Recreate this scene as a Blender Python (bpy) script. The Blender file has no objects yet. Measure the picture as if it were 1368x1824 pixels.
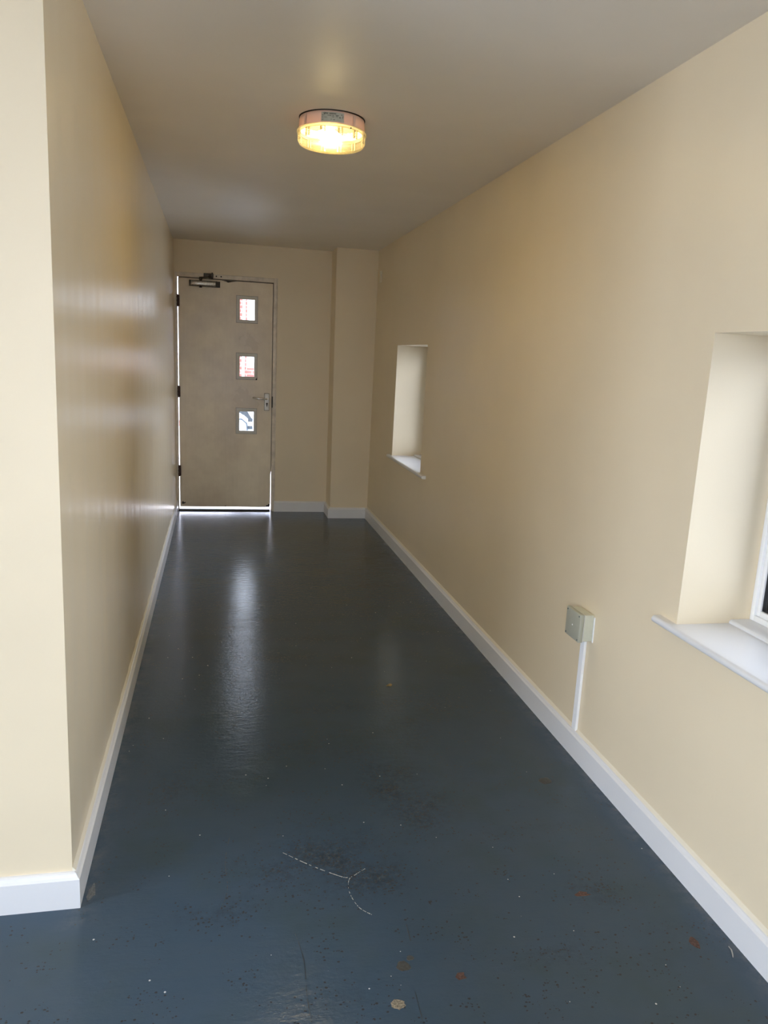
import bpy, bmesh, math, random
from mathutils import Vector, Matrix, noise
random.seed(7)
S = bpy.context.scene
COL = S.collection

# ------------------------------------------------------------ camera, world, exposure
YAW, PIT, ROL, FPX = 0.2196, 0.1985, 0.0513, 1360.64
CAMZ = 1.4296
Fv = Vector((math.sin(YAW)*math.cos(PIT), math.cos(YAW)*math.cos(PIT), -math.sin(PIT)))
R0 = Vector((math.cos(YAW), -math.sin(YAW), 0)); U0 = R0.cross(Fv)
Rv = math.cos(ROL)*R0 + math.sin(ROL)*U0
Uv = -math.sin(ROL)*R0 + math.cos(ROL)*U0
cd = bpy.data.cameras.new('camera'); cam = bpy.data.objects.new('camera', cd); COL.objects.link(cam)
M = Matrix((Rv, Uv, -Fv)).transposed().to_4x4(); M.translation = Vector((0, 0, CAMZ)); cam.matrix_world = M
cd.sensor_fit = 'HORIZONTAL'; cd.sensor_width = 36; cd.lens = 36*FPX/1368; cd.clip_start = 0.02
S.camera = cam

SKY = 7.0
BULB = 140.0
EXPOSURE = 1.13
w = bpy.data.worlds.new('overcast_sky'); S.world = w; w.use_nodes = True
nt = w.node_tree; nt.nodes.clear()
o = nt.nodes.new('ShaderNodeOutputWorld'); bg = nt.nodes.new('ShaderNodeBackground')
tc = nt.nodes.new('ShaderNodeTexCoord'); sx = nt.nodes.new('ShaderNodeSeparateXYZ'); cr = nt.nodes.new('ShaderNodeValToRGB')
nt.links.new(tc.outputs['Generated'], sx.inputs[0]); nt.links.new(sx.outputs[2], cr.inputs[0])
cr.color_ramp.elements[0].position = 0.0; cr.color_ramp.elements[0].color = (.86, .90, 1.09, 1)
cr.color_ramp.elements[1].position = 0.9; cr.color_ramp.elements[1].color = (.84, .89, 1.11, 1)
nt.links.new(cr.outputs[0], bg.inputs[0]); bg.inputs[1].default_value = SKY; nt.links.new(bg.outputs[0], o.inputs[0])
w.cycles.sampling_method = 'MANUAL'; w.cycles.sample_map_resolution = 256

S.view_settings.view_transform = 'Standard'; S.view_settings.look = 'None'
S.view_settings.gamma = 1; S.view_settings.use_curve_mapping = False
S.view_settings.exposure = EXPOSURE
try:
    S.cycles.use_denoising = True
    S.cycles.max_bounces = 12; S.cycles.diffuse_bounces = 8; S.cycles.glossy_bounces = 4
    S.cycles.transparent_max_bounces = 12; S.cycles.sample_clamp_indirect = 8; S.cycles.caustics_reflective = False
except Exception: pass

def portal(name, loc, rot, sx_, sy_):
    l = bpy.data.lights.new(name, 'AREA'); l.shape = 'RECTANGLE'; l.size = sx_; l.size_y = sy_
    l.cycles.is_portal = True
    ob = bpy.data.objects.new(name, l); COL.objects.link(ob); ob.location = loc; ob.rotation_euler = rot
    return ob

# ------------------------------------------------------------ measured place
XL, XR, ZC = -0.3572, 1.3271, 2.3207
YN, YE, YP, XP = 1.8627, 6.938, 6.662, 0.977
T = 0.02; SK = 0.096
XO = 1.66                       # outer face of right wall
YB = -1.1; XW = -2.9            # back and left ends of the lobby behind the camera
W1 = (4.898, 5.766, 0.692, 1.530); W2 = (1.040, 1.910, 0.704, 1.543)
portal('window_portal', (XO+.02, (W1[0]+W1[1])/2, 1.11), (0, math.pi/2, 0), .84, .87)
portal('window_portal', (XO+.02, (W2[0]+W2[1])/2, 1.12), (0, math.pi/2, 0), .84, .87)
portal('entrance_portal', (-.35, YB-.16, 1.08), (-math.pi/2, 0, math.pi), 1.0, 2.1)
portal('added_window_portal', (XW-.17, .35, 1.2), (0, -math.pi/2, 0), 1.7, 2.1)
for zz in (1.78, 1.295, .815):
    portal('pane_portal', (.248, YE+.09, zz), (-math.pi/2, 0, 0), .14, .19)

# ------------------------------------------------------------ materials
def mat(name):
    m = bpy.data.materials.new(name); m.use_nodes = True
    n = m.node_tree; return m, n, n.nodes['Principled BSDF']
def L(n, a, b): n.links.new(a, b)
def node(n, t, **k):
    x = n.nodes.new(t)
    for a, v in k.items():
        if a.startswith('i_'): x.inputs[int(a[2:]) if a[2:].isdigit() else a[2:]].default_value = v
        else: setattr(x, a, v)
    return x
def objco(n, scale=(1, 1, 1)):
    g = node(n, 'ShaderNodeNewGeometry'); mp = node(n, 'ShaderNodeMapping'); mp.inputs['Scale'].default_value = scale
    L(n, g.outputs['Position'], mp.inputs[0]); return mp.outputs[0]
def noise_n(n, co, scale, detail=4, rough=.55):
    x = node(n, 'ShaderNodeTexNoise'); x.inputs['Scale'].default_value = scale; x.inputs['Detail'].default_value = detail
    x.inputs['Roughness'].default_value = rough; L(n, co, x.inputs['Vector']); return x.outputs['Fac']
def ramp(n, f, p0, c0, p1, c1):
    r = node(n, 'ShaderNodeValToRGB'); e = r.color_ramp.elements
    e[0].position = p0; e[0].color = (*c0, 1) if len(c0) == 3 else c0; e[1].position = p1; e[1].color = (*c1, 1) if len(c1) == 3 else c1
    L(n, f, r.inputs[0]); return r.outputs[0]
def fr(n, f, a, b, c, d):
    m = node(n, 'ShaderNodeMapRange'); 
    for i, v in enumerate((a, b, c, d)): m.inputs[i+1].default_value = v
    L(n, f, m.inputs[0]); return m.outputs[0]
def mix(n, fac, a, b, mode='MIX'):
    m = node(n, 'ShaderNodeMix', data_type='RGBA', blend_type=mode)
    if isinstance(fac, (int, float)): m.inputs[0].default_value = fac
    else: L(n, fac, m.inputs[0])
    for i, v in ((6, a), (7, b)):
        if isinstance(v, tuple): m.inputs[i].default_value = (*v, 1)
        else: L(n, v, m.inputs[i])
    return m.outputs[2]
def math_n(n, op, a, b=0.0):
    m = node(n, 'ShaderNodeMath', operation=op)
    for i, v in enumerate((a, b)):
        if isinstance(v, (int, float)): m.inputs[i].default_value = v
        else: L(n, v, m.inputs[i])
    return m.outputs[0]
def bump(n, b, h, strength, dist):
    x = node(n, 'ShaderNodeBump'); x.inputs['Strength'].default_value = strength; x.inputs['Distance'].default_value = dist
    L(n, h, x.inputs['Height']); L(n, x.outputs[0], b.inputs['Normal'])

def paint(name, col, rough, spec=.5, stipple=.08, mottle=.03):
    m, n, b = mat(name)
    co = objco(n)
    big = noise_n(n, co, 1.7, 3)
    L(n, ramp(n, big, .3, tuple(c*(1-mottle) for c in col), .7, tuple(min(1, c*(1+mottle)) for c in col)), b.inputs['Base Color'])
    b.inputs['Specular IOR Level'].default_value = spec
    fine = noise_n(n, co, 260, 3, .6)
    b.inputs['Roughness'].default_value = rough
    bump(n, b, fine, stipple, .0008)
    return m
CREAM = (.78, .668, .475)
m_wall = paint('cream_satin_paint', CREAM, .42, .4, .15)
m_wall_l = paint('cream_satin_paint_brushed', CREAM, .28, .5, .03)
m_ceil = paint('white_ceiling_paint', (.80, .755, .68), .52, .35, .06)
m_skirt = paint('white_gloss_paint', (.76, .76, .76), .30, .5, .05)
m_sill = paint('white_sill_paint', (.72, .72, .72), .28, .5, .05)
m_caulk = paint('cream_caulk', (.80, .74, .60), .45, .4, .1)
m_upvc = paint('white_upvc', (.84, .84, .83), .25, .5, .0)
m_plaster = paint('cream_plaster_reveal', (.84, .80, .68), .6, .3, .2)

def plain(name, col, rough=.5, metal=0.0, spec=.5, nscale=60, var=.12):
    m, n, b = mat(name); co = objco(n); f = noise_n(n, co, nscale, 3)
    L(n, ramp(n, f, .3, tuple(c*(1-var) for c in col), .7, tuple(min(1, c*(1+var)) for c in col)), b.inputs['Base Color'])
    b.inputs['Roughness'].default_value = rough; b.inputs['Metallic'].default_value = metal
    b.inputs['Specular IOR Level'].default_value = spec
    return m
m_frame_out = plain('shaded_blue_grey_frame', (.30, .36, .42), .5)  # white frame tinted blue-grey for its shaded outer side
m_black = plain('black_rubber', (.015, .015, .015), .6)
m_dark = plain('dark_grime_and_shade', (.03, .022, .016), .8)  # dark chips and joints, and the painted shadow round the handle plate
m_closer = plain('tarnished_aluminium', (.42, .38, .32), .35, .8, nscale=90, var=.35)
m_closer_d = plain('blackened_metal', (.06, .05, .04), .45, .6, nscale=90, var=.4)
m_hinge = plain('rusty_steel', (.07, .035, .025), .6, .4, var=.4)
m_chrome = plain('satin_steel', (.55, .52, .48), .25, 1.0, nscale=120)
m_hplate = plain('cream_handle_plate', (.95, .93, .88), .35)
m_box = plain('grey_beige_plastic', (.62, .62, .50), .45, var=.03)
m_boxlid_shaded = plain('shaded_lid_plastic', (.40, .40, .32), .42, var=.03)  # box plastic darkened for the shade on the lid
m_trunk = plain('bright_white_plastic', (.95, .96, .97), .35, var=.02)
m_threshold_shadow = plain('dark_threshold_shadow', (.03, .03, .032), .5)
m_asphalt = plain('pale_paving', (.50, .51, .53), .6, nscale=40, var=.2)
m_render = plain('white_render', (.82, .82, .82), .7, nscale=8, var=.03)
m_stonegrey = plain('grey_vent_plastic', (.35, .36, .37), .6)
m_car = plain('silver_car_paint', (.50, .55, .62), .3, .1, nscale=3, var=.02)
m_carglass = plain('tinted_car_glass', (.03, .05, .07), .08)
m_tyre = plain('tyre_rubber', (.03, .03, .03), .8)
m_carlamp = plain('headlamp_lens', (.012, .02, .03), .25)
m_rail = plain('galvanised_rail', (.10, .13, .14), .5, .4)
m_hedge = plain('hedge_leaves', (.06, .10, .045), .8, nscale=25, var=.6)
m_leaf = plain('dry_leaf', (.42, .33, .16), .6, nscale=200)
m_twig = plain('pale_splinter', (.35, .33, .30), .6, nscale=200)
m_ink = plain('label_ink', (.08, .09, .08), .6)
m_label = plain('silver_label', (.50, .52, .47), .4)

# door: off-white gloss over an old board, smudged
m_door, n, b = mat('aged_off_white_door_paint')
co = objco(n); a1 = noise_n(n, co, 2.4, 5, .6); a2 = noise_n(n, objco(n, (60, 1, 2.5)), 1, 4, .7)
c1 = ramp(n, a1, .32, (.64, .52, .36), .68, (.86, .75, .55))
L(n, mix(n, .10, c1, ramp(n, a2, .3, (.50, .45, .38), .7, (.78, .72, .62))), b.inputs['Base Color'])
L(n, fr(n, a1, .3, .7, .26, .42), b.inputs['Roughness']); bump(n, b, a2, .05, .001)
m_bead = plain('grey_white_bead', (.58, .55, .47), .4, var=.05)
m_frame = plain('off_white_frame_paint', (.70, .62, .50), .38, nscale=14, var=.16)

# window glass that lets daylight straight through
m_glass = bpy.data.materials.new('clear_glass'); m_glass.use_nodes = True; n = m_glass.node_tree; n.nodes.clear()
o = node(n, 'ShaderNodeOutputMaterial'); tr = node(n, 'ShaderNodeBsdfTransparent'); gl = node(n, 'ShaderNodeBsdfGlossy')
tr.inputs[0].default_value = (.93, .96, .95, 1); gl.inputs['Roughness'].default_value = .02
fz = node(n, 'ShaderNodeFresnel'); fz.inputs[0].default_value = 1.45
mx = node(n, 'ShaderNodeMixShader'); L(n, fz.outputs[0], mx.inputs[0]); L(n, tr.outputs[0], mx.inputs[1]); L(n, gl.outputs[0], mx.inputs[2]); L(n, mx.outputs[0], o.inputs[0])

# lamp plastics
def lampmat(name, tcol, dcol, ft, fg, rough=.15, ftl=.45):
    m = bpy.data.materials.new(name); m.use_nodes = True; n = m.node_tree; n.nodes.clear()
    o = node(n, 'ShaderNodeOutputMaterial'); tr = node(n, 'ShaderNodeBsdfTransparent'); tl = node(n, 'ShaderNodeBsdfTranslucent')
    df = node(n, 'ShaderNodeBsdfDiffuse'); gl = node(n, 'ShaderNodeBsdfGlossy')
    tr.inputs[0].default_value = (*tcol, 1); tl.inputs[0].default_value = (*dcol, 1); df.inputs[0].default_value = (*dcol, 1)
    gl.inputs['Roughness'].default_value = rough
    a = node(n, 'ShaderNodeMixShader'); a.inputs[0].default_value = ftl; L(n, tl.outputs[0], a.inputs[1]); L(n, df.outputs[0], a.inputs[2])
    b_ = node(n, 'ShaderNodeMixShader'); b_.inputs[0].default_value = ft; L(n, a.outputs[0], b_.inputs[1]); L(n, tr.outputs[0], b_.inputs[2])
    c = node(n, 'ShaderNodeMixShader'); c.inputs[0].default_value = fg; L(n, b_.outputs[0], c.inputs[1]); L(n, gl.outputs[0], c.inputs[2])
    L(n, c.outputs[0], o.inputs[0]); return m
m_diff = lampmat('prismatic_clear_plastic', (.96, .91, .74), (.24, .215, .14), .76, .06, ftl=.6)
m_rib = lampmat('frosted_rib_plastic', (.96, .91, .76), (.30, .27, .19), .35, .06, ftl=.6)
m_base = lampmat('white_lamp_base_plastic', (1, .6, .4), (.80, .62, .54), .0, .05, .3, ftl=.88)
m_tray = plain('grey_dimming_tray', (.13, .12, .09), .5)
m_bulb = bpy.data.materials.new('glowing_bulb'); m_bulb.use_nodes = True; n = m_bulb.node_tree; n.nodes.clear()
o = node(n, 'ShaderNodeOutputMaterial'); em = node(n, 'ShaderNodeEmission'); em.inputs[0].default_value = (1, .83, .52, 1); em.inputs[1].default_value = BULB; L(n, em.outputs[0], o.inputs[0])

# brick
m_brick, n, b = mat('red_brick'); co = objco(n); sp = node(n, 'ShaderNodeSeparateXYZ'); L(n, co, sp.inputs[0])
cb = node(n, 'ShaderNodeCombineXYZ'); L(n, sp.outputs[0], cb.inputs[0]); L(n, sp.outputs[2], cb.inputs[1])
bt = node(n, 'ShaderNodeTexBrick'); bt.inputs['Scale'].default_value = 1; bt.inputs['Brick Width'].default_value = .225; bt.inputs['Row Height'].default_value = .075
bt.inputs['Mortar Size'].default_value = .008; bt.inputs['Color1'].default_value = (.27, .06, .045, 1); bt.inputs['Color2'].default_value = (.20, .04, .03, 1); bt.inputs['Mortar'].default_value = (.34, .22, .18, 1)
L(n, cb.outputs[0], bt.inputs[0]); L(n, bt.outputs[0], b.inputs['Base Color']); b.inputs['Roughness'].default_value = .8

# floor paint
m_floor, n, b = mat('blue_grey_floor_paint')
co = objco(n)
wr = node(n, 'ShaderNodeAttribute', attribute_name='wear').outputs['Fac']
ed = node(n, 'ShaderNodeAttribute', attribute_name='edge').outputs['Fac']
n1 = noise_n(n, co, 1.6, 5, .6); n2 = noise_n(n, objco(n, (3, 14, 1)), 1.5, 5, .65)
base = mix(n, n1, (.036, .066, .098), (.062, .089, .118))
base = mix(n, fr(n, n2, .45, .75, 0, .12), base, (.075, .088, .095))
n3 = noise_n(n, co, 3.3, 3)
base = mix(n, fr(n, n3, .5, .7, 0, .35), base, (.045, .068, .062))
# chipped speckles, dense where the paint is worn
v = node(n, 'ShaderNodeTexVoronoi'); v.inputs['Scale'].default_value = 150; L(n, objco(n, (1, 1.3, 1)), v.inputs['Vector'])
vr = node(n, 'ShaderNodeSeparateColor'); L(n, v.outputs['Color'], vr.inputs[0])
patch = noise_n(n, co, 9, 4, .7)
dens = math_n(n, 'ADD', math_n(n, 'MULTIPLY', wr, .9), fr(n, patch, .50, .75, 0.0, .45))
chip = math_n(n, 'MULTIPLY', math_n(n, 'LESS_THAN', vr.outputs[0], dens), math_n(n, 'LESS_THAN', v.outputs['Distance'], math_n(n, 'MULTIPLY', vr.outputs[1], .62)))
n4 = noise_n(n, co, 70, 4, .7)
smear = math_n(n, 'MULTIPLY', fr(n, n4, .52, .66, 0, 1), fr(n, math_n(n, 'ADD', wr, math_n(n, 'MULTIPLY', patch, .25)), .35, .9, 0, .75))
base = mix(n, smear, base, (.11, .11, .105))
base = mix(n, math_n(n, 'MULTIPLY', chip, .95), base, (.012, .013, .014))
base = mix(n, math_n(n, 'MULTIPLY', wr, fr(n, noise_n(n, co, 38, 5, .75), .42, .62, .1, .8)), base, (.026, .030, .032))
# dusty bands along the skirting
base = mix(n, math_n(n, 'MULTIPLY', ed, fr(n, noise_n(n, co, 14, 5, .7), .40, .70, 0, .6)), base, (.17, .17, .165))
# white paint specks
v2 = node(n, 'ShaderNodeTexVoronoi'); v2.inputs['Scale'].default_value = 28; L(n, co, v2.inputs['Vector'])
s2 = node(n, 'ShaderNodeSeparateColor'); L(n, v2.outputs['Color'], s2.inputs[0])
spk = math_n(n, 'MULTIPLY', math_n(n, 'LESS_THAN', s2.outputs[1], .30), math_n(n, 'LESS_THAN', v2.outputs['Distance'], math_n(n, 'MULTIPLY', s2.outputs[0], .075)))
base = mix(n, spk, base, (.5, .52, .52))
L(n, base, b.inputs['Base Color'])
b.inputs['Specular IOR Level'].default_value = .25
L(n, math_n(n, 'ADD', fr(n, n2, .3, .7, .14, .21), math_n(n, 'MULTIPLY', chip, .3)), b.inputs['Roughness'])
n5 = noise_n(n, objco(n, (1, 2.2, 1)), 22, 5, .6)
h = math_n(n, 'ADD', math_n(n, 'MULTIPLY', n5, .8), math_n(n, 'MULTIPLY', noise_n(n, co, 90, 3), .3))
h = math_n(n, 'SUBTRACT', h, math_n(n, 'MULTIPLY', chip, .35))
bump(n, b, h, .32, .004)

# ------------------------------------------------------------ builders
def box(bm, x0, x1, y0, y1, z0, z1, bev=0, seg=2):
    vs = [bm.verts.new((x, y, z)) for x in (x0, x1) for y in (y0, y1) for z in (z0, z1)]
    F = [(0, 1, 3, 2), (4, 6, 7, 5), (0, 4, 5, 1), (2, 3, 7, 6), (0, 2, 6, 4), (1, 5, 7, 3)]
    fs = [bm.faces.new([vs[i] for i in f]) for f in F]
    if bev:
        es = list({e for f in fs for e in f.edges})
        bmesh.ops.bevel(bm, geom=es, offset=bev, segments=seg, affect='EDGES', profile=.5)
    return vs
def prism(bm, pts, a0, a1, axis):
    """pts in the plane normal to axis; axis 0 -> (y,z), 1 -> (x,z), 2 -> (x,y)"""
    def P(p, a):
        return {0: (a, p[0], p[1]), 1: (p[0], a, p[1]), 2: (p[0], p[1], a)}[axis]
    A = [bm.verts.new(P(p, a0)) for p in pts]; B = [bm.verts.new(P(p, a1)) for p in pts]
    bm.faces.new(A); bm.faces.new(list(reversed(B)))
    k = len(pts)
    for i in range(k): bm.faces.new([A[i], B[i], B[(i+1) % k], A[(i+1) % k]])
    return A+B
def cyl(bm, c, r, d, axis=2, seg=24, r2=None):
    r2 = r if r2 is None else r2
    ax = [Vector((1, 0, 0)), Vector((0, 1, 0)), Vector((0, 0, 1))][axis] if isinstance(axis, int) else Vector(axis).normalized()
    rot = ax.to_track_quat('Z', 'Y').to_matrix().to_4x4()
    bmesh.ops.create_cone(bm, cap_ends=True, segments=seg, radius1=r, radius2=r2, depth=d, matrix=Matrix.Translation(Vector(c)) @ rot)
def tube(bm, path, r, seg=10):
    P = [Vector(p) for p in path]; rings = []
    for i, p in enumerate(P):
        d = (P[min(i+1, len(P)-1)] - P[max(i-1, 0)]).normalized()
        q = d.to_track_quat('Z', 'Y')
        rr = r[i] if isinstance(r, (list, tuple)) else r
        rings.append([bm.verts.new(p + q @ Vector((rr*math.cos(2*math.pi*k/seg), rr*math.sin(2*math.pi*k/seg), 0))) for k in range(seg)])
    for a, c in zip(rings, rings[1:]):
        for k in range(seg): bm.faces.new([a[k], a[(k+1) % seg], c[(k+1) % seg], c[k]])
    bm.faces.new(list(reversed(rings[0]))); bm.faces.new(rings[-1])
def lathe(bm, prof, c, seg=64, fn=None, close=False):
    rings = []
    for i, (r, z) in enumerate(prof):
        if r < 1e-6: rings.append([bm.verts.new((c[0], c[1], c[2]+z))]); continue
        ring = []
        for k in range(seg):
            a = 2*math.pi*k/seg; rr = r*(fn(a, i) if fn else 1)
            ring.append(bm.verts.new((c[0]+rr*math.cos(a), c[1]+rr*math.sin(a), c[2]+z)))
        rings.append(ring)
    for a, d in zip(rings, rings[1:]):
        for k in range(seg):
            k2 = (k+1) % seg
            if len(a) == 1: bm.faces.new([a[0], d[k2], d[k]])
            elif len(d) == 1: bm.faces.new([a[k], a[k2], d[0]])
            else: bm.faces.new([a[k], a[k2], d[k2], d[k]])
def mk(name, bm, m, parent=None, smooth=False, lean=False, **props):
    if lean:
        for v_ in bm.verts: v_.co.x -= .0075*(v_.co.z-1)
    bmesh.ops.recalc_face_normals(bm, faces=bm.faces)
    me = bpy.data.meshes.new(name); 
    base = Vector((0, 0, 0))
    if bm.verts and not parent:
        lo = Vector([min(v_.co[i] for v_ in bm.verts) for i in range(3)]); hi = Vector([max(v_.co[i] for v_ in bm.verts) for i in range(3)])
        base = Vector(((lo.x+hi.x)/2, (lo.y+hi.y)/2, lo.z))
    elif parent: base = parent_loc(parent)
    for v_ in bm.verts: v_.co -= base
    bm.to_mesh(me); bm.free(); me.materials.append(m)
    if smooth:
        for p in me.polygons: p.use_smooth = True
        try: me.set_sharp_from_angle(angle=math.radians(35))
        except Exception: pass
    ob = bpy.data.objects.new(name, me); COL.objects.link(ob)
    if parent: ob.parent = parent
    else: ob.location = base
    for k, v_ in props.items(): ob[k] = v_
    return ob
def parent_loc(p):
    l = p.location.copy()
    while p.parent: p = p.parent; l += p.location
    return l
def empty(name, loc, label=None, category=None, kind=None, group=None):
    e = bpy.data.objects.new(name, None); COL.objects.link(e); e.location = loc; e.empty_display_size = .1
    if label: e['label'] = label
    if category: e['category'] = category
    if kind: e['kind'] = kind
    if group: e['group'] = group
    return e
def B(): return bmesh.new()
ST = dict(kind='structure')

# ------------------------------------------------------------ floor
WEAR = [(.33, 1.95, .16, .14, 1), (.42, 1.86, .10, .08, .9), (.60, 2.30, .10, .22, .8), (.66, 2.15, .10, .10, .8), (.16, 1.93, .14, .07, .5),
        (.02, 1.78, .12, .05, .5), (.95, 2.0, .25, .03, .3), (1.06, 1.72, .10, .07, .5), (.85, 1.5, .12, .03, .4), (.46, 2.9, .2, .05, .5),
        (.75, 2.75, .08, .2, .4), (-.1, 2.35, .12, .12, .45), (.3, 2.6, .15, .08, .4), (.2, 4.0, .12, .04, .9), (.1, 3.9, .1, .03, .6), (.45, 3.7, .25, .04, .6),
        (.3, 3.45, .25, .05, .6), (.15, 3.3, .15, .1, .4), (.9, 4.6, .25, .06, .4), (1.05, 1.5, .2, .06, .35), (.28, 1.45, .07, .05, .5), (.5, 2.6, .12, .10, .5), (.9, 2.9, .15, .1, .4)]
bm = B()
x0, x1, y0, y1 = XW-.2, XO, YB-.2, YE+.06
def lin(a, b_, k): return [a+(b_-a)*i/k for i in range(k+1)]
xs = lin(x0, -.7, 12)[:-1] + lin(-.7, 1.4, 84)[:-1] + lin(1.4, x1, 3)
ys = lin(y0, .8, 12)[:-1] + lin(.8, y1, 200)
G = [[bm.verts.new((x, y, 0)) for x in xs] for y in ys]
for j in range(len(ys)-1):
    for i in range(len(xs)-1): bm.faces.new([G[j][i], G[j][i+1], G[j+1][i+1], G[j+1][i]])
floor = mk('floor', bm, m_floor, label='blue-grey painted concrete floor, scuffed, speckled and shiny', category='floor', **ST)
me = floor.data; wa = me.attributes.new('wear', 'FLOAT', 'POINT'); ea = me.attributes.new('edge', 'FLOAT', 'POINT')
for i, v_ in enumerate(me.vertices):
    p = v_.co + floor.location; s = 0
    for cx, cy, rx, ry, a in WEAR:
        d2 = ((p.x-cx)/rx)**2 + ((p.y-cy)/ry)**2
        if d2 < 9: s = max(s, a*math.exp(-d2*1.1))
    wa.data[i].value = s*(.6+.8*noise.noise(Vector((p.x*9, p.y*9, 0)))) if s > .02 else 0
    de = XR-T-p.x
    if p.y > YN-.1: de = min(de, p.x-XL-T)
    if p.x < XL: de = min(de, abs(YN-T-p.y))
    ea.data[i].value = max(0, 1-abs(de)/.05)

def flat_poly(name, pts, m, z=.0006, **k):
    bm = B(); prism(bm, pts, .00005, z, 2); return mk(name, bm, m, floor, **k)
def stroke(name, path, wd, m, gaps=0, **k):
    """a thin scratch: short irregular dashes along a path"""
    bm = B(); P = [Vector((*p, 0)) for p in path]; pts = []
    for i in range(len(P)-1):
        a0 = P[max(i-1, 0)]; a, c = P[i], P[i+1]; d0 = P[min(i+2, len(P)-1)]
        for t in [j/14 for j in range(14)]:
            q = .5*((2*a)+(c-a0)*t+(2*a0-5*a+4*c-d0)*t*t+(3*a-a0-3*c+d0)*t**3); pts.append(q)
    for i in range(len(pts)-1):
        if random.random() < gaps: continue
        a, c = pts[i], pts[i+1]; d = (c-a).normalized(); nn = Vector((-d.y, d.x, 0))*wd*random.uniform(.35, 1)
        prism(bm, [tuple((a+nn)[:2]), tuple((c+nn)[:2]), tuple((c-nn)[:2]), tuple((a-nn)[:2])], .00005, .0006, 2)
    return mk(name, bm, m, floor, **k)
def blob(cx, cy, rx, ry, k=16, j=.2):
    return [(cx+rx*(1+random.uniform(-j, j))*math.cos(2*math.pi*i/k), cy+ry*(1+random.uniform(-j, j))*math.sin(2*math.pi*i/k)) for i in range(k)]
m_scr = plain('scratched_through_paint', (.42, .42, .38), .6, nscale=300, var=.4)
m_scrd = plain('dark_scuff', (.022, .025, .028), .6, nscale=300, var=.4)
m_st1 = plain('tan_stain', (.20, .17, .12), .7, nscale=250, var=.7)
m_st2 = plain('dull_ring_stain', (.045, .050, .050), .4, nscale=150, var=.3)
m_st3 = plain('rust_chip', (.085, .045, .035), .7, nscale=200, var=.5)
stroke('scratch', [(.195, 1.994), (.27, 1.925), (.345, 1.868), (.366, 1.86)], .0011, m_scr, .2, label='long pale scratch')
stroke('scratch', [(.42, 1.89), (.39, 1.87), (.367, 1.85), (.36, 1.80), (.375, 1.74), (.405, 1.706)], .0009, m_scr, .3, label='curved pale scratch')
stroke('scratch', [(.045, 2.1), (.03, 1.98), (.035, 1.86), (.015, 1.78)], .0009, m_scrd, .25, label='dark scuff line')
stroke('scratch', [(.20, 1.67), (.212, 1.58), (.208, 1.48), (.21, 1.40)], .0008, m_scrd, .15, label='dark hairline crack')
stroke('scratch', [(.485, 1.66), (.483, 1.60)], .0015, m_scrd, .05, label='short dark scuff')
stroke('scratch', [(.455, 1.45), (.452, 1.36)], .001, m_scrd, .05, label='short dark scuff')
flat_poly('stain', blob(.408, 1.42, .016, .014), m_st1, label='tan round stain')
flat_poly('stain', blob(.445, 1.525, .018, .016), m_st2, label='dull round stain')
flat_poly('stain', blob(.468, 1.548, .009, .008), m_st2, label='small dull round stain')
flat_poly('stain', blob(1.136, 2.264, .022, .022), m_st2, label='dark round stain')
flat_poly('paint_chip', blob(.575, 1.477, .012, .011, 9, .4), m_st3, label='brown paint chip')
flat_poly('paint_chip', blob(1.207, 1.488, .011, .018, 9, .4), m_st3, label='rust-red paint chip')
flat_poly('paint_chip', blob(1.0, 1.70, .02, .010, 10, .4), m_st3, label='brown paint chip')
for (a_, b_) in ((-.318, 1.90),): flat_poly('scuff_mark', blob(a_, b_, .010, .028, 12, .4), plain('pale_scuff', (.10, .11, .115), .6, nscale=180, var=.4), label='pale scuff')

# ------------------------------------------------------------ ceiling and walls
bm = B(); box(bm, XW-.2, XO, YB-.2, YE+.3, ZC, ZC+.15); mk('ceiling', bm, m_ceil, label='off-white painted ceiling with a slight sheen', category='ceiling', **ST)
# left corridor wall (its far end leans a little)
bm = B()
def hollow(y, z):   # trowel and brush unevenness of the hand-painted plaster, under a millimetre
    return .0007*math.sin(y*27+.6*math.sin(z*1.3)+1.1*math.sin(y*5)) + .0005*math.sin(y*49+1.3*math.sin(y*3.1)+.5*math.sin(z*2)) + .0004*noise.noise(Vector((y*1.4, z*.5, 3)))
NY, NZ = 220, 24; gr = []
for i in range(NY+1):
    y = YN+(YE-YN)*i/NY; row = []
    for k in range(NZ+1):
        z = ZC*k/NZ; f = min(1, i/6, (NY-i)/6)
        lean_ = (.005-.025*z/ZC)*max(0, (i/NY))
        row.append(bm.verts.new((XL+lean_+hollow(y, z)*f*min(1, (NZ-k)/3), y, z)))
    gr.append(row)
for i in range(NY):
    for k in range(NZ): bm.faces.new([gr[i][k], gr[i+1][k], gr[i+1][k+1], gr[i][k+1]])
bk = [bm.verts.new((XL-.15, y, z)) for y, z in ((YN, 0), (YE, 0), (YE, ZC), (YN, ZC))]
bm.faces.new(bk)
bm.faces.new([bk[0], bk[3]]+[gr[0][k] for k in range(NZ, -1, -1)]); bm.faces.new([bk[1], bk[2]]+[gr[NY][k] for k in range(NZ, -1, -1)])
bm.faces.new([bk[3], bk[2]]+[gr[i][NZ] for i in range(NY, -1, -1)]); bm.faces.new([bk[0], bk[1]]+[gr[i][0] for i in range(NY, -1, -1)])
mk('wall_left', bm, m_wall_l, smooth=True, label='long cream satin wall on the left of the corridor with streaky reflections', category='wall', **ST)
bm = B(); box(bm, XW, XL-.15, YN, YN+.15, 0, ZC); box(bm, XL-.15, XL-.0004, YN-.0005, YN, 0, ZC)
mk('wall_front', bm, m_wall, label='cream wall face at left edge turning the corner into the corridor', category='wall', **ST)
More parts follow.
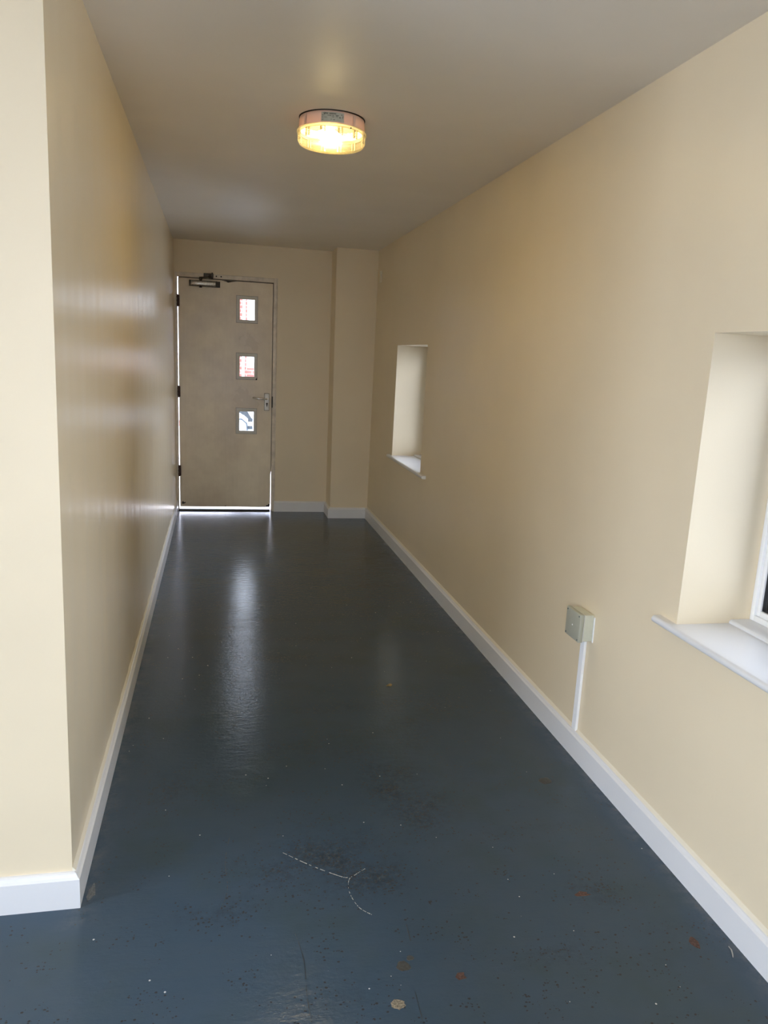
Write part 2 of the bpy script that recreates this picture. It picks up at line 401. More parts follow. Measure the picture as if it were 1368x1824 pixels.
# end wall: plaster layer with the door opening, masonry layer with a wider one
DX0, DX1, DZ = -.3572, .501, 2.057
bm = B()
box(bm, XL-.15, DX0, YE, YE+.06, 0, DZ); box(bm, DX1, XO, YE, YE+.06, 0, DZ); box(bm, XL-.15, XO, YE, YE+.06, DZ, ZC)
box(bm, XL-.3, -.47, YE+.06, YE+.26, -.3, ZC); box(bm, .60, XO, YE+.06, YE+.26, -.3, ZC); box(bm, -.47, .60, YE+.06, YE+.26, 2.15, ZC)
mk('wall_end', bm, m_wall, lean=True, label='cream end wall around the off-white door', category='wall', **ST)
bm = B(); vs = box(bm, XP, XR, YP, YE, 0, ZC)
for v_ in vs:
    if v_.co.x < XR-.01: v_.co.x += -.009 if v_.co.z > 1 else .013
mk('pillar', bm, m_wall, label='cream boxed pillar in far right corner beside the door wall', category='pillar', **ST)
# right wall with two window openings
bm = B()
segs = [(YB, W2[0]), (W2[1], W1[0]), (W1[1], YE+.0)]
for a_, b_ in segs: box(bm, XR, XO, a_, b_, 0, ZC)
for wy0, wy1, wz0, wz1 in (W1, W2):
    box(bm, XR, XO, wy0, wy1, 0, wz0-.03); box(bm, XR, XO, wy0, wy1, wz1, ZC)
mk('wall_right', bm, m_wall, label='long cream wall on the right with two deep window recesses', category='wall', **ST)
bm = B(); box(bm, XW-.15, XW, YB, -.7, 0, ZC); box(bm, XW-.15, XW, 1.4, YN+.15, 0, ZC); box(bm, XW-.15, XW, -.7, 1.4, 0, .35); box(bm, XW-.15, XW, -.7, 1.4, 2.05, ZC); mk('wall_side', bm, m_wall, label='cream side wall of lobby behind the photographer', category='wall', **ST)
EX0, EX1, EZ = -.85, .15, 2.12
bm = B(); box(bm, XW, EX0, YB-.15, YB, 0, ZC); box(bm, EX1, XO, YB-.15, YB, 0, ZC); box(bm, EX0, EX1, YB-.15, YB, EZ, ZC)
mk('wall_back', bm, m_wall, label='cream back wall behind the photographer around glazed doors', category='wall', **ST)

# ------------------------------------------------------------ skirting boards
PR = [(0, 0), (T, 0), (T, SK-.014), (T-.005, SK-.009), (T-.009, SK-.002), (T-.014, SK), (0, SK)]
def skirt_y(name, xw, sgn, ya, yb, lab, ma=0, mb=0, cut=True):
    """board running along y on wall x=xw; ma/mb = extra at face for mitres"""
    bm = B(); A = [bm.verts.new((xw+sgn*p, ya - ma*p, z)) for p, z in PR]; D = [bm.verts.new((xw+sgn*p, yb - mb*p, z)) for p, z in PR]
    bm.faces.new(A); bm.faces.new(D)
    for i in range(len(PR)): bm.faces.new([A[i], A[(i+1) % len(PR)], D[(i+1) % len(PR)], D[i]])
    return bm
def skirt_x(yw, xa, xb, ma=0, mb=0):
    bm = B(); A = [bm.verts.new((xa + ma*p, yw-p, z)) for p, z in PR]; D = [bm.verts.new((xb + mb*p, yw-p, z)) for p, z in PR]
    bm.faces.new(A); bm.faces.new(D)
    for i in range(len(PR)): bm.faces.new([A[i], A[(i+1) % len(PR)], D[(i+1) % len(PR)], D[i]])
    return bm
def caulk_y(parent, xw, sgn, ya, yb):
    bm = B(); prism(bm, [(xw-.0001*sgn, SK-.001), (xw+sgn*.008, SK-.0005), (xw+sgn*.006, SK+.003), (xw+sgn*.0015, SK+.008), (xw-.0001*sgn, SK+.009)], ya, yb, 1)
    mk('caulk_bead', bm, m_caulk, parent, label='cream caulk line')
bl = mk('baseboard_left', skirt_y('', XL, 1, YN, YE, '', 1, 0), m_skirt, label='white skirting board running along left corridor wall', category='skirting board', **ST)
caulk_y(bl, XL, 1, YN, YE-.03)
br = mk('baseboard_right', skirt_y('', XR, -1, YB, YP, ''), m_skirt, label='long white skirting board along right wall under the windows', category='skirting board', **ST)
caulk_y(br, XR, -1, YB+.02, YP-.02)
mk('baseboard_front', skirt_x(YN-.0005, XW, XL, 0, 1), m_skirt, label='short bright white skirting board at bottom left corner', category='skirting board', **ST)
mk('baseboard_end', skirt_x(YE, .508, XP+.008, 0, 0), m_skirt, label='short white skirting board between the door and the pillar', category='skirting board', **ST)
mk('baseboard_pillar_side', skirt_y('', XP+.0125, -1, YP, YE-T, '', 1, 0), m_skirt, label='white skirting return on the left side of the pillar', category='skirting board', **ST)
mk('baseboard_pillar', skirt_x(YP, XP+.0125, XR-T, -1, 0), m_skirt, label='white skirting board across the front of the pillar', category='skirting board', **ST)

# ------------------------------------------------------------ windows
def window(name, W, horn0, horn1, label):
    y0, y1, z0, z1 = W; yc = (y0+y1)/2
    root = empty(name, (1.6, yc, z0), label, 'window', 'structure')
    # sill board: rounded nose, horns past the reveal
    bm = B(); nose = []
    for k in range(9):
        a = math.pi/2 + math.pi*k/8; nose.append((1.308+.011*math.cos(a), z0-.011+.011*math.sin(a)))
    prism(bm, nose + [(XR-.0005, z0-.022), (XR-.0005, z0)], y0-horn0, y1+horn1, 1)
    prism(bm, [(XR-.0005, z0-.022), (1.56, z0-.022), (1.56, z0), (XR-.0005, z0)], y0+.0005, y1-.0005, 1)
    s = mk('window_sill', bm, m_sill, root, smooth=True)
    bm = B(); prism(bm, [(1.502, z0), (1.502, z0+.005), (1.505, z0+.009), (1.510, z0+.011), (1.64, z0+.011), (1.64, z0)], y0+.0005, y1-.0005, 1)
    mk('sill_ledge', bm, m_sill, root, smooth=True)
    def ring(bm, xa, xb, iy, wd, zb=0):
        a0, a1, c0, c1 = y0+iy+.0005, y1-iy-.0005, z0+.011+iy+zb, z1-iy-.0005
        bev = .003
        box(bm, xa, xb, a0, a0+wd, c0, c1, bev); box(bm, xa, xb, a1-wd, a1, c0, c1, bev)
        box(bm, xa, xb, a0+wd-.001, a1-wd+.001, c0, c0+wd, bev); box(bm, xa, xb, a0+wd-.001, a1-wd+.001, c1-wd, c1, bev)
    bm = B(); ring(bm, 1.569, 1.64, 0, .018); mk('window_frame', bm, m_upvc, root, smooth=True)
    bm = B(); ring(bm, 1.576, 1.60, .0175, .014); ring(bm, 1.573, 1.60, .0225, .0145); mk('sash', bm, m_upvc, root, smooth=True)
    bm = B(); ring(bm, 1.578, 1.592, .0365, .0045); mk('gasket', bm, m_black, root)
    bm = B(); ring(bm, 1.5935, 1.64, .0365, .016); mk('outer_frame', bm, m_frame_out, root)
    bm = B(); ring(bm, 1.62, 1.645, .052, .007); mk('outer_seal', bm, m_black, root)
    bm = B(); box(bm, 1.583, 1.587, y0+.038, y1-.038, z0+.048, z1-.038); mk('glass_pane', bm, m_glass, root)
    return root
window('window_1', W1, .15, .07, 'far deep-set window on the right wall near the pillar')
window('window_2', W2, .10, .085, 'near deep-set window at right edge with white frame and sill')

# ------------------------------------------------------------ end door
door = empty('door_1', (.07, YE, 0), 'off-white exit door with three small square panes at corridor end', 'door', 'structure')
LX0, LX1, LZ0, LZ1 = -.330, .4685, .036, 2.012
PX0, PX1 = .156, .340
PZ = [(1.667, 1.897), (1.182, 1.412), (.704, .933)]
LY0, LY1 = YE+.004, YE+.048
bm = B()
box(bm, LX0, PX0, LY0, LY1, LZ0, LZ1)
zz = [LZ0] + [v_ for p in reversed(PZ) for v_ in p] + [LZ1]
for i in range(0, len(zz), 2): box(bm, PX0, PX1, LY0, LY1, zz[i], zz[i+1])
# right strip with a nibbled bottom corner
prism(bm, [(PX1, LZ0), (.425, LZ0), (.432, .044), (.44, .041), (.446, .052), (.456, .050), (.46, .064), (.4675, .066), (LX1, .08), (LX1, LZ1), (PX1, LZ1)], LY0, LY1, 1)
mk('door_leaf', bm, m_door, door, lean=True)
for i, (a_, b_) in enumerate(PZ):
    bm = B(); g = .0022; wd = .029
    x_0, x_1, z_0, z_1 = PX0+g, PX1-g, a_+g, b_-g
    zb = z_0 + .0
    for q in ((x_0, x_0+wd, z_0, z_1), (x_1-wd+.004, x_1, z_0, z_1), (x_0+wd, x_1-wd+.004, z_0, z_0+wd-.003), (x_0+wd, x_1-wd+.004, z_1-wd, z_1)):
        box(bm, q[0], q[1], LY0-.0012, LY0+.016, q[2], q[3])
    bd = mk('glazing_bead', bm, m_bead, door, lean=True)
    bm = B()
    for q in ((PX0, x_0, a_, b_), (x_1, PX1, a_, b_), (PX0, PX1, a_, z_0), (PX0, PX1, z_1, b_)): box(bm, q[0], q[1], LY0+.003, LY0+.02, q[2], q[3])
    mk('bead_joint', bm, m_dark, bd, lean=True)
    bm = B(); box(bm, PX0+.003, PX1-.003, LY0+.0165, LY0+.0225, a_+.003, b_-.003); mk('glass_pane', bm, m_glass, door, lean=True)
    if i == 1:
        bm = B(); prism(bm, [(PX1-.013, a_), (PX1-.001, a_), (PX1-.001, a_+.035), (PX1-.005, a_+.015), (PX1-.012, a_+.012)], LY0-.0022, LY0-.001, 1); mk('broken_bead_corner', bm, m_dark, bd, lean=True, label='dark broken corner')
# frame
bm = B()
box(bm, DX0+.0005, -.3365, YE-.002, YE+.06, 0, DZ-.001, .001); box(bm, .4745, DX1-.0005, YE-.004, YE+.06, 0, DZ-.001, .003)
box(bm, -.3365, .4745, YE-.004, YE+.06, 2.020, DZ-.001, .003)
mk('door_frame', bm, m_frame, door, lean=True)
bm = B(); box(bm, .462, .5, LY1+.003, LY1+.02, .36, 2.02); box(bm, -.33, .5, LY1+.003, LY1+.02, 1.998, 2.03); mk('door_stop', bm, m_dark, door, lean=True)
bm = B(); prism(bm, [(YE-.012, .0), (YE+.06, 0), (YE+.06, .012), (YE+.004, .014)], -.335, .473, 0); mk('threshold_shadow_strip', bm, m_threshold_shadow, door)  # dark strip put in for the floor shadow below the door
# outer reveal quadrant on right of frame (narrow moulding)
bm = B(); prism(bm, [(.496, YE-.0005), (.509, YE-.0005), (.507, YE-.005), (.499, YE-.006)], 0, DZ+.004, 2); mk('frame_bead', bm, m_frame, door, lean=True)
# chips
def chip(pts, name='paint_chip'):
    bm = B(); prism(bm, pts, LY0-.0012, LY0+.002, 1); mk(name, bm, m_dark, door, lean=True, label='dark chipped paint')
chip([(.405, .038), (.462, .038), (.466, .068), (.452, .066), (.448, .054), (.436, .056), (.428, .044)])
chip([(-.315, .075), (-.305, .088), (-.296, .074), (-.284, .080), (-.282, .068), (-.30, .062), (-.311, .058)])
chip([(.064, .036), (.072, .036), (.069, .052), (.066, .048)])
chip([(.07, LZ1-.008), (.085, LZ1-.016), (.13, LZ1-.006), (.16, LZ1-.002), (.03, LZ1-.001)])
# hinges
for z in (1.822, 1.057, .362):
    bm = B(); box(bm, -.341, -.318, YE-.006, YE+.012, z-.046, z+.046, .002); cyl(bm, (-.334, YE-.008, z), .007, .1, 2, 12)
    for k in (-.03, 0, .03): cyl(bm, (-.334, YE-.008, z+k), .0085, .012, 2, 12)
    mk('hinge', bm, m_hinge, door, smooth=True, lean=True, label='dark rusty hinge')
# latch keep
bm = B(); box(bm, .470, .480, YE-.007, YE+.01, .945, 1.045, .003); box(bm, .4685, .476, YE-.008, YE+.01, .99, 1.04, .003)
mk('latch_keep', bm, m_closer_d, door, lean=True, label='blackened latch keep')
# handle
bm = B(); box(bm, .407, .446, LY0-.012, LY0-.0002, .921, 1.067, .004, 3); hp = mk('handle_plate', bm, m_hplate, door, smooth=True, lean=True, label='cream handle plate')
bm = B(); box(bm, .4045, .4485, LY0-.004, LY0-.0001, .9175, 1.0705, .002); mk('plate_shadow_gap', bm, m_dark, hp, lean=True)  # dark slab edging the plate, painted as its shadow line
bm = B(); cyl(bm, (.427, LY0-.018, 1.020), .012, .012, 1, 20); cyl(bm, (.427, LY0-.032, 1.020), .008, .03, 1, 16)
tube(bm, [(.430, LY0-.046, 1.020), (.40, LY0-.05, 1.021), (.35, LY0-.051, 1.023), (.325, LY0-.048, 1.026), (.310, LY0-.036, 1.028), (.306, LY0-.022, 1.028)], [.008, .0075, .0075, .008, .0085, .0075], 12)
mk('lever_handle', bm, m_chrome, hp, smooth=True, lean=True, label='steel lever handle')
bm = B(); cyl(bm, (.427, LY0-.014, .979), .0085, .006, 1, 18); box(bm, .4225, .4315, LY0-.016, LY0-.012, .955, .979, .002)
box(bm, .424, .430, LY0-.03, LY0-.013, .972, .986, .001); ks = mk('lock_cylinder', bm, m_closer_d, hp, smooth=True, lean=True)
# closer
clr = None
bm = B(); box(bm, -.235, -.02, LY0-.050, LY0-.008, 1.955, 1.992, .008, 3); cyl(bm, (-.127, LY0-.030, 1.972), .019, .215, 0, 24)
clr = mk('door_closer', bm, m_closer, door, smooth=True, label='tarnished metal door closer')
bm = B(); box(bm, -.244, .012, LY0-.008, LY0-.0002, 1.949, 1.998, .002); mk('closer_plate', bm, m_closer_d, clr)
bm = B(); box(bm, -.243, -.232, LY0-.052, LY0-.006, 1.951, 1.996, .003); box(bm, -.024, -.012, LY0-.052, LY0-.006, 1.951, 1.996, .003); mk('end_cap', bm, m_closer_d, clr)
bm = B(); cyl(bm, (-.150, LY0-.028, 1.948), .013, .02, 2, 16, .008)
cyl(bm, (-.150, LY0-.028, 1.999), .011, .02, 2, 16); cyl(bm, (-.150, LY0-.028, 2.013), .014, .014, 2, 16)
mk('closer_spindle', bm, m_closer_d, clr, smooth=True)
bm = B()
prism(bm, [(-.16, LY0-.035), (-.14, LY0-.035), (-.070, LY0-.075), (-.075, LY0-.090)], 2.018, 2.025, 2)
prism(bm, [(-.088, LY0-.09), (-.066, LY0-.088), (-.070, LY0-.02), (-.092, LY0-.02)], 2.026, 2.033, 2); cyl(bm, (-.075, LY0-.082, 2.026), .010, .022, 2, 14)
mk('closer_arm', bm, m_closer_d, clr, smooth=True)
bm = B(); box(bm, -.125, -.045, YE-.028, YE-.0045, 2.024, 2.058, .003); box(bm, -.060, -.048, YE-.034, YE-.0045, 2.018, 2.066, .002); mk('arm_bracket', bm, m_closer_d, clr)
bm = B()
for x in (-.02, .02): cyl(bm, (x, YE-.006, 2.040), .006, .006, 1, 12)
for x, z in ((.006, 1.995), (.006, 1.962)): box(bm, x, x+.004, LY0-.004, LY0-.0001, z-.012, z+.004)
mk('screw_hole', bm, m_dark, clr, label='dark empty screw holes')

# ------------------------------------------------------------ entrance behind the camera
ent = empty('door_2', ((EX0+EX1)/2, YB, 0), 'white framed glazed entrance door behind the photographer', 'door', 'structure')
bm = B()
for xx in (EX0, EX1-.08): box(bm, xx, xx+.08, YB-.12, YB-.05, 0, EZ)
for z in (0.02, EZ-.08): box(bm, EX0, EX1, YB-.12, YB-.05, z, z+.07)
mk('door_frame', bm, m_upvc, ent)
bm = B(); box(bm, EX0+.05, EX1-.05, YB-.09, YB-.084, .05, EZ-.05); mk('glass_pane', bm, m_glass, ent)

lw = empty('added_window_3', (XW, .35, .35), 'unseen lobby window added for daylight from the left', 'window', 'structure')  # window added to light the right wall from the left
bm = B()
for ya in (-.7, .32, 1.34): box(bm, XW-.11, XW-.04, ya, ya+.06, .35, 2.05)
for z in (.35, 1.99): box(bm, XW-.11, XW-.04, -.7, 1.4, z, z+.06)
mk('window_frame', bm, m_upvc, lw)
bm = B(); box(bm, XW-.08, XW-.075, -.65, 1.35, .4, 2.0); mk('glass_pane', bm, m_glass, lw)
bm = B(); box(bm, EX0-.4, EX1+.4, YB-1.3, YB-.151, 2.25, 2.35); mk('added_shade_canopy', bm, m_render, label='unseen flat canopy added to shade the entrance', category='canopy', **ST)  # unseen canopy added to block sky and tone down the entrance light

# ------------------------------------------------------------ ceiling light
LC = Vector((.423, 3.168, ZC))
lamp = empty('ceiling_light', LC, 'lit round bulkhead lamp with ribbed clear cover on corridor ceiling', 'ceiling light')
bm = B(); lathe(bm, [(0, 0), (.118, 0), (.1245, -.004), (.1255, -.008), (.1275, -.046), (.1265, -.047), (.1225, -.047), (.1215, -.010), (0, -.010)], LC, 96)
mk('lamp_base', bm, m_base, lamp, smooth=True)
bm = B(); lathe(bm, [(0, -.0102), (.1210, -.0102), (.1215, -.018), (.1205, -.018), (.118, -.016), (0, -.016)], LC, 64); mk('dimming_tray', bm, m_tray, lamp, smooth=True)  # dark tray added to dim the bright inside of the lamp
bm = B(); lathe(bm, [(.116, 0), (.1275, 0), (.1275, -.0015), (.1255, -.002), (.116, -.0)], LC, 96); mk('base_gasket', bm, m_black, lamp)
for k in (-149, -57, 35, 123):
    bm = B(); a = math.radians(k)
    r0 = .1272
    c, s_ = math.cos(a), math.sin(a); tx, ty = -s_, c
    pts = [(LC.x+c*r+tx*t_, LC.y+s_*r+ty*t_) for r, t_ in ((r0-.004, -.006), (r0+.0006, -.006), (r0+.0006, .006), (r0-.004, .006))]
    prism(bm, pts, ZC-.045, ZC-.008, 2)
    mk('base_rib', bm, m_base, lamp)
# cover: rim, side wall with arched windows, rippled bottom
bm = B(); lathe(bm, [(.122, -.0465), (.1315, -.0465), (.1335, -.050), (.1335, -.055), (.131, -.058), (.124, -.058), (.122, -.0465)], LC, 96)
cov = mk('cover_rim', bm, m_rib, lamp, smooth=True)
prof = [(.1305, -.056), (.1295, -.070), (.128, -.086), (.125, -.093), (.120, -.0965)]
r = .116; k = 0
while r > .012:
    prof += [(r, -.0978), (r-.0028, -.0955)]; r -= .0056
prof += [(0, -.097)]
bm = B(); lathe(bm, prof, LC, 96); mk('lamp_cover', bm, m_diff, lamp, smooth=True, label='ribbed clear cover')
for k in range(12):
    bm = B(); a = math.radians(4+30*k); c, s_ = math.cos(a), math.sin(a)
    for wdt, da in ((.0035, 0), (.0025, .11)):
        c2, s2_ = math.cos(a+da), math.sin(a+da); tx, ty = -s2_, c2
        pts = [(LC.x+c2*r+tx*t_, LC.y+s2_*r+ty*t_) for r, t_ in ((.1235, -wdt), (.1286, -wdt), (.1286, wdt), (.1235, wdt))]
        prism(bm, pts, ZC-.086, ZC-.057, 2)
    mk('cover_rib', bm, m_rib, lamp)
# horizontal prism lines on the side wall
bm = B()
for k in range(5):
    z = -.062-.005*k; lathe(bm, [(.1285, z), (.1300, z-.0012), (.1285, z-.0024)], LC, 96)
mk('prism_line', bm, m_rib, lamp)
bm = B(); box(bm, LC.x-.03, LC.x+.01, LC.y-.012, LC.y+.012, ZC-.035, ZC-.012, .002); cyl(bm, (LC.x-.02, LC.y-.02, ZC-.04), .014, .05, (0, .6, .8), 16)
sock = mk('bulb_socket', bm, m_base, lamp)
bm = B()
bc = LC + Vector((-.012, -.01, -.062)); bmesh.ops.create_uvsphere(bm, u_segments=24, v_segments=14, radius=1, matrix=Matrix.Translation(bc) @ Matrix.Rotation(.2, 4, 'Z') @ Matrix.Diagonal((.050, .030, .022, 1)))
mk('light_bulb', bm, m_bulb, lamp, smooth=True, label='glowing warm bulb')
# rating label wrapped on the base, facing the entrance side
def on_base(ang, z, r=.1284): return (LC.x + r*math.sin(ang), LC.y - r*math.cos(ang), ZC+z)
def wrap(bm, a0, a1, z0, z1, r0, r1, k=8):
    ra = lambda z: .1255 + (.002)*(-z-.008)/.038
    rows = []
    for i in range(k+1):
        a = a0+(a1-a0)*i/k
        rows.append([bm.verts.new(on_base(a, z, ra(z)+d)) for z, d in ((z0, r0), (z1, r0), (z1, r1), (z0, r1))])
    for p, q in zip(rows, rows[1:]):
        for j in range(4): bm.faces.new([p[j], q[j], q[(j+1) % 4], p[(j+1) % 4]])
    bm.faces.new(rows[0]); bm.faces.new(rows[-1])
bm = B(); wrap(bm, -.46, .22, -.042, -.010, .0002, .0009, 16); lab = mk('rating_label', bm, m_label, lamp, label='grey rating label')
bm = B()
def txt(a0, a1, z, h=.0022, bars=None):
    bars = bars or max(2, int((a1-a0)/.016)); stp = (a1-a0)/bars
    for i in range(bars): wrap(bm, a0+i*stp, a0+i*stp+stp*.72, z-h/2, z+h/2, .0008, .0013, 1)
# characters of the heading, stroke by stroke: S P V 1
def seg(a, z, a2, z2, t_=.0016):
    da, dz = (a2-a)*.1265, z2-z; l = math.hypot(da, dz); nx, nz = -dz/l*t_/2/.1265, da/l*t_/2
    P4 = [(a+nx, z+nz), (a2+nx, z2+nz), (a2-nx, z2-nz), (a-nx, z-nz)]
    A = [bm.verts.new(on_base(p, q, .1255+.002*(-q-.008)/.038+.0013)) for p, q in P4]; bm.faces.new(A)
def glyph(a, lines, wd=.030, ht=.0058, zt=-.012):
    for (x1_, y1_, x2_, y2_) in lines: seg(a+x1_*wd, zt-ht*(1-y1_), a+x2_*wd, zt-ht*(1-y2_))
glyph(-.385, [(1, 1, 0, 1), (0, 1, 0, .5), (0, .5, 1, .5), (1, .5, 1, 0), (1, 0, 0, 0)])
glyph(-.345, [(0, 0, 0, 1), (0, 1, 1, 1), (1, 1, 1, .5), (1, .5, 0, .5)])
glyph(-.305, [(0, 1, .5, 0), (.5, 0, 1, 1)])
glyph(-.262, [(0, 0, 0, 1)])
txt(-.22, -.02, -.015, .004); txt(-.27, -.16, -.0215); txt(-.13, -.08, -.0215); txt(-.13, -.08, -.0265); txt(-.03, .06, -.0205, .003); txt(-.02, .03, -.0245)
txt(-.43, -.39, -.021); txt(-.43, -.40, -.028); txt(-.43, -.39, -.036); txt(-.36, -.28, -.028, .0012); txt(-.18, -.13, -.035, .0016); txt(-.10, -.05, -.036, .003); txt(.13, .17, -.017, .003); txt(.07, .13, -.027, .004)
glyph(.165, [(0, 1, 1, 1), (.5, 1, .5, 0)], .026, .008, -.022)
mk('label_print', bm, m_ink, lab)
bm = B(); cyl(bm, (LC.x+.055, LC.y-.120, ZC-.056), .003, .004, 1, 10); mk('cover_screw', bm, m_black, lamp)

# ------------------------------------------------------------ wall fittings
jb = empty('junction_box', (XR, 2.442, .463), 'grey-beige square junction box on right wall above the thin white trunking', 'electrical box')
bm = B(); box(bm, 1.288, XR-.0005, 2.389, 2.495, .464, .564, .004, 3); mk('box_body', bm, m_box, jb, smooth=True)
bm = B(); box(bm, 1.2705, 1.2875, 2.386, 2.498, .461, .567, .004, 3); ld = mk('box_lid', bm, m_boxlid_shaded, jb, smooth=True)
bm = B(); box(bm, 1.2868, 1.2885, 2.3875, 2.4965, .4625, .5655); mk('lid_seal', bm, m_skirt, jb)
for yy in (2.396, 2.488):
    for z in (.470, .558):
        bm = B(); cyl(bm, (1.2703, yy, z), .0028, .002, 0, 12); mk('lid_screw', bm, m_rail, ld)
bm = B(); cyl(bm, (1.2703, 2.442, .512), .003, .0015, 0, 12); mk('centre_mark', bm, m_trunk, ld)
bm = B(); box(bm, XR-.002, XR+.0, 2.383, 2.389, .462, .556); mk('sealant', bm, m_trunk, jb, label='white sealant smear')
tk = empty('cable_trunking', (XR, 2.435, SK), 'thin white vertical cable trunking between junction box and skirting', 'cable trunking')
bm = B(); box(bm, XR-.011, XR-.0004, 2.424, 2.450, SK+.001, .4635, .0015); mk('trunking_lid', bm, m_trunk, tk)
bm = B(); box(bm, XR-.009, XR-.0004, 2.4535, 2.4575, SK+.001, .4635, .0008); mk('trunking_edge', bm, m_trunk, tk)
bm = B(); box(bm, XR-.003, XR-.0004, 2.4500, 2.4535, SK+.001, .30); mk('open_seam', bm, m_dark, tk, label='dark gap along the side')
wp = empty('cover_plate', (XR, 6.50, 2.046), 'tiny cream blank box high on right wall beside the pillar', 'wall plate')
bm = B(); box(bm, XR-.014, XR-.0004, 6.476, 6.520, 2.046, 2.138, .002); mk('plate', bm, m_caulk, wp)

# ------------------------------------------------------------ litter on the floor
bm = B()
pts = [(0, 0), (.012, .004), (.018, .012), (.026, .010), (.028, -.001), (.020, -.009), (.010, -.012), (.002, -.008)]
A = [bm.verts.new((.742+p[0], 3.10+p[1]*1.3, .001+.004*math.sin(i*1.3)**2)) for i, p in enumerate(pts)]
c_ = bm.verts.new((.755, 3.10, .006))
for i in range(len(A)): bm.faces.new([A[i], A[(i+1) % len(A)], c_])
bmesh.ops.solidify(bm, geom=bm.faces[:], thickness=.0008)
mk('dry_leaf', bm, m_leaf, label='small curled tan leaf scrap on the middle of the dark floor', category='leaf')
bm = B(); tube(bm, [(1.272, 1.424, .0025), (1.277, 1.432, .003), (1.283, 1.445, .004), (1.2845, 1.458, .003)], [.0012, .0018, .0016, .001], 6)
mk('wood_splinter', bm, m_twig, smooth=True, label='tiny pale splinter on the floor beside right skirting board', category='debris')

# ------------------------------------------------------------ outside
bm = B()
box(bm, -40, 60, YE+.26, 60, -.32, -.12); box(bm, XO, 60, -40, YE+.26, -.32, -.12); box(bm, -40, XO, -40, YB-.15, -.32, -.12)
mk('ground', bm, m_asphalt, label='grey tarmac ground outside the doors and windows', category='ground', **ST)
bm = B(); box(bm, -.47, .60, YE+.06, YE+.26, -.12, -.01); mk('doorstep', bm, m_render, label='pale concrete doorstep outside the end door', category='step', **ST)

HY = 16.0
hs = empty('brick_house', (0, HY, -.12), 'low red brick outbuilding with white panel seen through upper door panes', 'building')
bm = B(); box(bm, -9, .475, HY, HY+.3, -.12, 3.1); box(bm, .475, 9, HY, HY+.3, -.12, 1.10); box(bm, .475, 9, HY, HY+.3, 2.8, 3.1); box(bm, 3, 9, HY, HY+.3, 1.10, 2.8); box(bm, -9, 9, HY+.3, HY+6, -.12, 3.1)
mk('brick_wall', bm, m_brick, hs)
bm = B(); box(bm, .475, 3, HY+.04, HY+.3, 1.10, 2.8); wpn = mk('white_panel', bm, m_render, hs)
bm = B(); box(bm, .530, .562, HY-.02, HY+.05, -.12, 2.8); mk('brick_strip', bm, m_brick, hs)
bm = B(); box(bm, -4, .36, HY-.03, HY-.0005, .0, 2.9); mk('white_panel', bm, m_render, hs)  # added panel, keeps the door gap white and cuts red bounce
bm = B(); box(bm, .665, .705, HY+.02, HY+.04, 2.14, 2.27, .004); mk('wall_vent', bm, m_stonegrey, wpn)
bm = B(); tube(bm, [(.496, HY-.06, -.10), (.496, HY-.06, 2.5), (.496, HY-.06, 3.0)], .028, 12)
for z in (.4, 1.6, 2.8): box(bm, .46, .532, HY-.09, HY, z, z+.04)
mk('downpipe', bm, m_upvc, hs, smooth=True)
bm = B(); box(bm, -9.2, 9.2, HY-.2, HY+6.2, 3.1, 3.25); mk('roof', bm, m_tyre, hs)

# pale car, seen through the lowest pane: side-on with its nose towards the left
CY, CX = 9.9, 2.15
car = empty('parked_car', (CX, CY+.85, -.12), 'silver car parked outside, glimpsed through lowest door pane', 'car')
g0 = -.12
side = [(-1.98, .28), (-2.02, .45), (-1.98, .66), (-1.80, .80), (-1.05, .93), (-.30, 1.38), (.55, 1.44), (1.35, 1.30), (1.85, .95), (2.0, .85), (2.02, .40), (1.95, .26), (1.62, .26)]
def arch(cx, r=.34, k=8): return [(cx+r*math.cos(a), .30+r*math.sin(a)) for a in [math.pi*i/k for i in range(k+1)]]
outl = side + arch(1.25) + arch(-1.25)
bm = B(); k = len(outl); rings = []
for yv, ins in ((0, .05), (.06, 0), (1.64, 0), (1.70, .05)):
    rings.append([bm.verts.new((CX+x*(1-ins*.4), CY+yv+(.18 if z > .98 else 0)*(1 if yv < .8 else -1), g0+z)) for x, z in outl])
for a, c in zip(rings, rings[1:]):
    for i in range(k): bm.faces.new([a[i], a[(i+1) % k], c[(i+1) % k], c[i]])
for rg in (rings[0], rings[-1]):
    f = bm.faces.new(rg); bmesh.ops.triangulate(bm, faces=[f])
mk('car_body', bm, m_car, car, smooth=False)
for yv in (.165, 1.53):
    bm = B(); prism(bm, [(CX-.80, g0+.99), (CX-.27, g0+1.31), (CX+.50, g0+1.36), (CX+1.15, g0+1.25), (CX+1.45, g0+1.0)], CY+yv-(0 if yv < 1 else -.02), CY+yv+.03, 1)
    mk('side_window', bm, m_carglass, car)
for xc in (-1.25, 1.25):
    for yv in (.12, 1.58):
        bm = B(); cyl(bm, (CX+xc, CY+yv, g0+.31), .31, .2, 1, 32); wh = mk('wheel', bm, m_tyre, car, smooth=True)
        bm = B(); cyl(bm, (CX+xc, CY+yv+(-.02 if yv < 1 else .02), g0+.31), .20, .2, 1, 24)
        mk('hubcap', bm, m_car, wh)
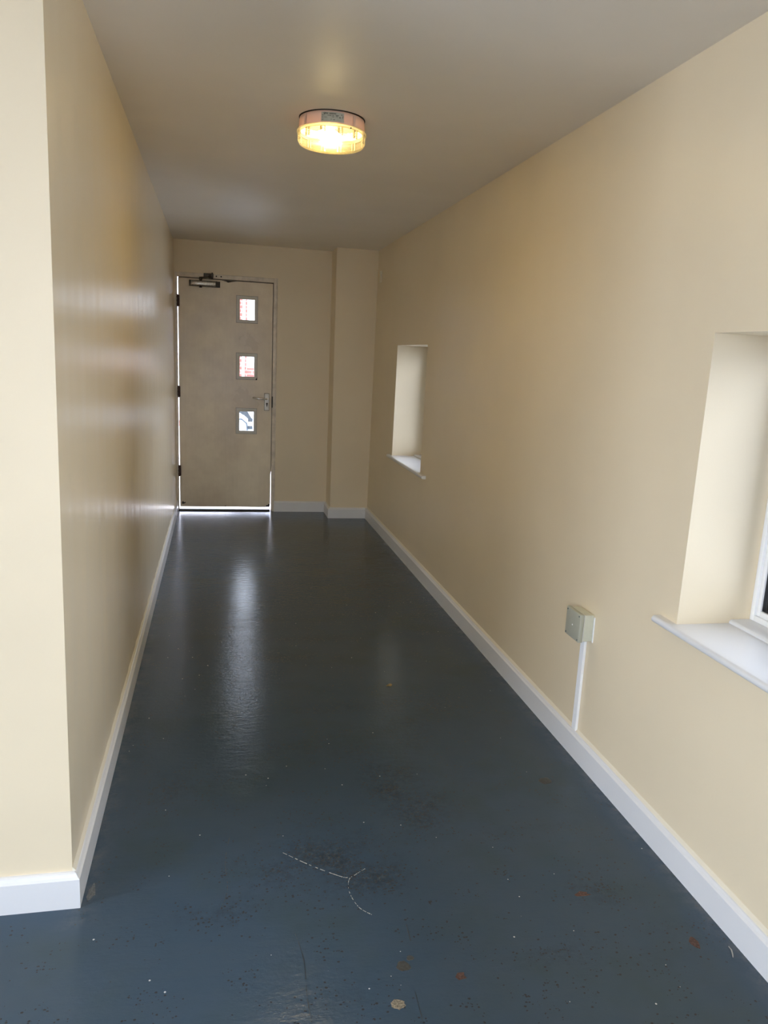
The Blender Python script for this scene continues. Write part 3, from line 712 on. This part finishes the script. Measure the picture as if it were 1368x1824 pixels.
bm = B(); prism(bm, [(CX-1.91, g0+.84), (CX-1.80, g0+.83), (CX-1.72, g0+.70), (CX-1.735, g0+.675), (CX-1.82, g0+.75), (CX-1.90, g0+.79)], CY-.015, CY+.09, 1); mk('headlamp', bm, m_carlamp, car)
bm = B(); prism(bm, [(CX-1.99, g0+.60), (CX-1.62, g0+.74), (CX-1.58, g0+.80), (CX-1.76, g0+.79), (CX-1.97, g0+.70)], CY+1.62, CY+1.715, 1)
mk('headlamp', bm, m_carlamp, car)
bm = B(); prism(bm, [(CX-2.0, g0+.40), (CX-1.62, g0+.40), (CX-1.62, g0+.43), (CX-2.0, g0+.44)], CY-.008, CY+.03, 1)
mk('bumper_trim', bm, m_stonegrey, car)
for z in (.575, .67): bm = B(); box(bm, CX-1.775, CX-1.715, CY-.012, CY+.03, g0+z, g0+z+.045, .006); mk('grille_slot', bm, m_carlamp, car)
bm = B(); tube(bm, [(CX-1.95, CY-.01, g0+.705), (CX-1.85, CY-.012, g0+.70), (CX-1.79, CY-.012, g0+.65), (CX-1.775, CY-.012, g0+.50)], .010, 8); mk('trim_line', bm, m_carlamp, car)

rl = empty('metal_railing', (2.2, 3.3, -.12), 'dark metal railing outside the near window', 'railing')
bm = B()
for i in range(46): box(bm, 2.19, 2.21, 2.2+i*.05, 2.215+i*.05, -.1, 1.15)
mk('railing_bars', bm, m_rail, rl)
for z in (.05, 1.13):
    bm = B(); box(bm, 2.185, 2.215, 2.18, 4.5, z, z+.04); mk('rail', bm, m_rail, rl)
bm = B(); rr = random.Random(3)
nx_ = 60
hv = []
for j in range(9):
    row = []
    for i in range(nx_):
        a = math.pi*j/8; y = 2.4+i*.035
        row.append(bm.verts.new((2.9-.45*math.cos(a)+rr.uniform(-.06, .06), y+rr.uniform(-.04, .04), -.12+1.15*math.sin(a)**.6+rr.uniform(-.05, .05)*(0 if j in (0, 8) else 1))))
    hv.append(row)
for j in range(8):
    for i in range(nx_-1): bm.faces.new([hv[j][i], hv[j][i+1], hv[j+1][i+1], hv[j+1][i]])
mk('hedge', bm, m_hedge, label='low green hedge outside behind the metal railing', category='hedge')
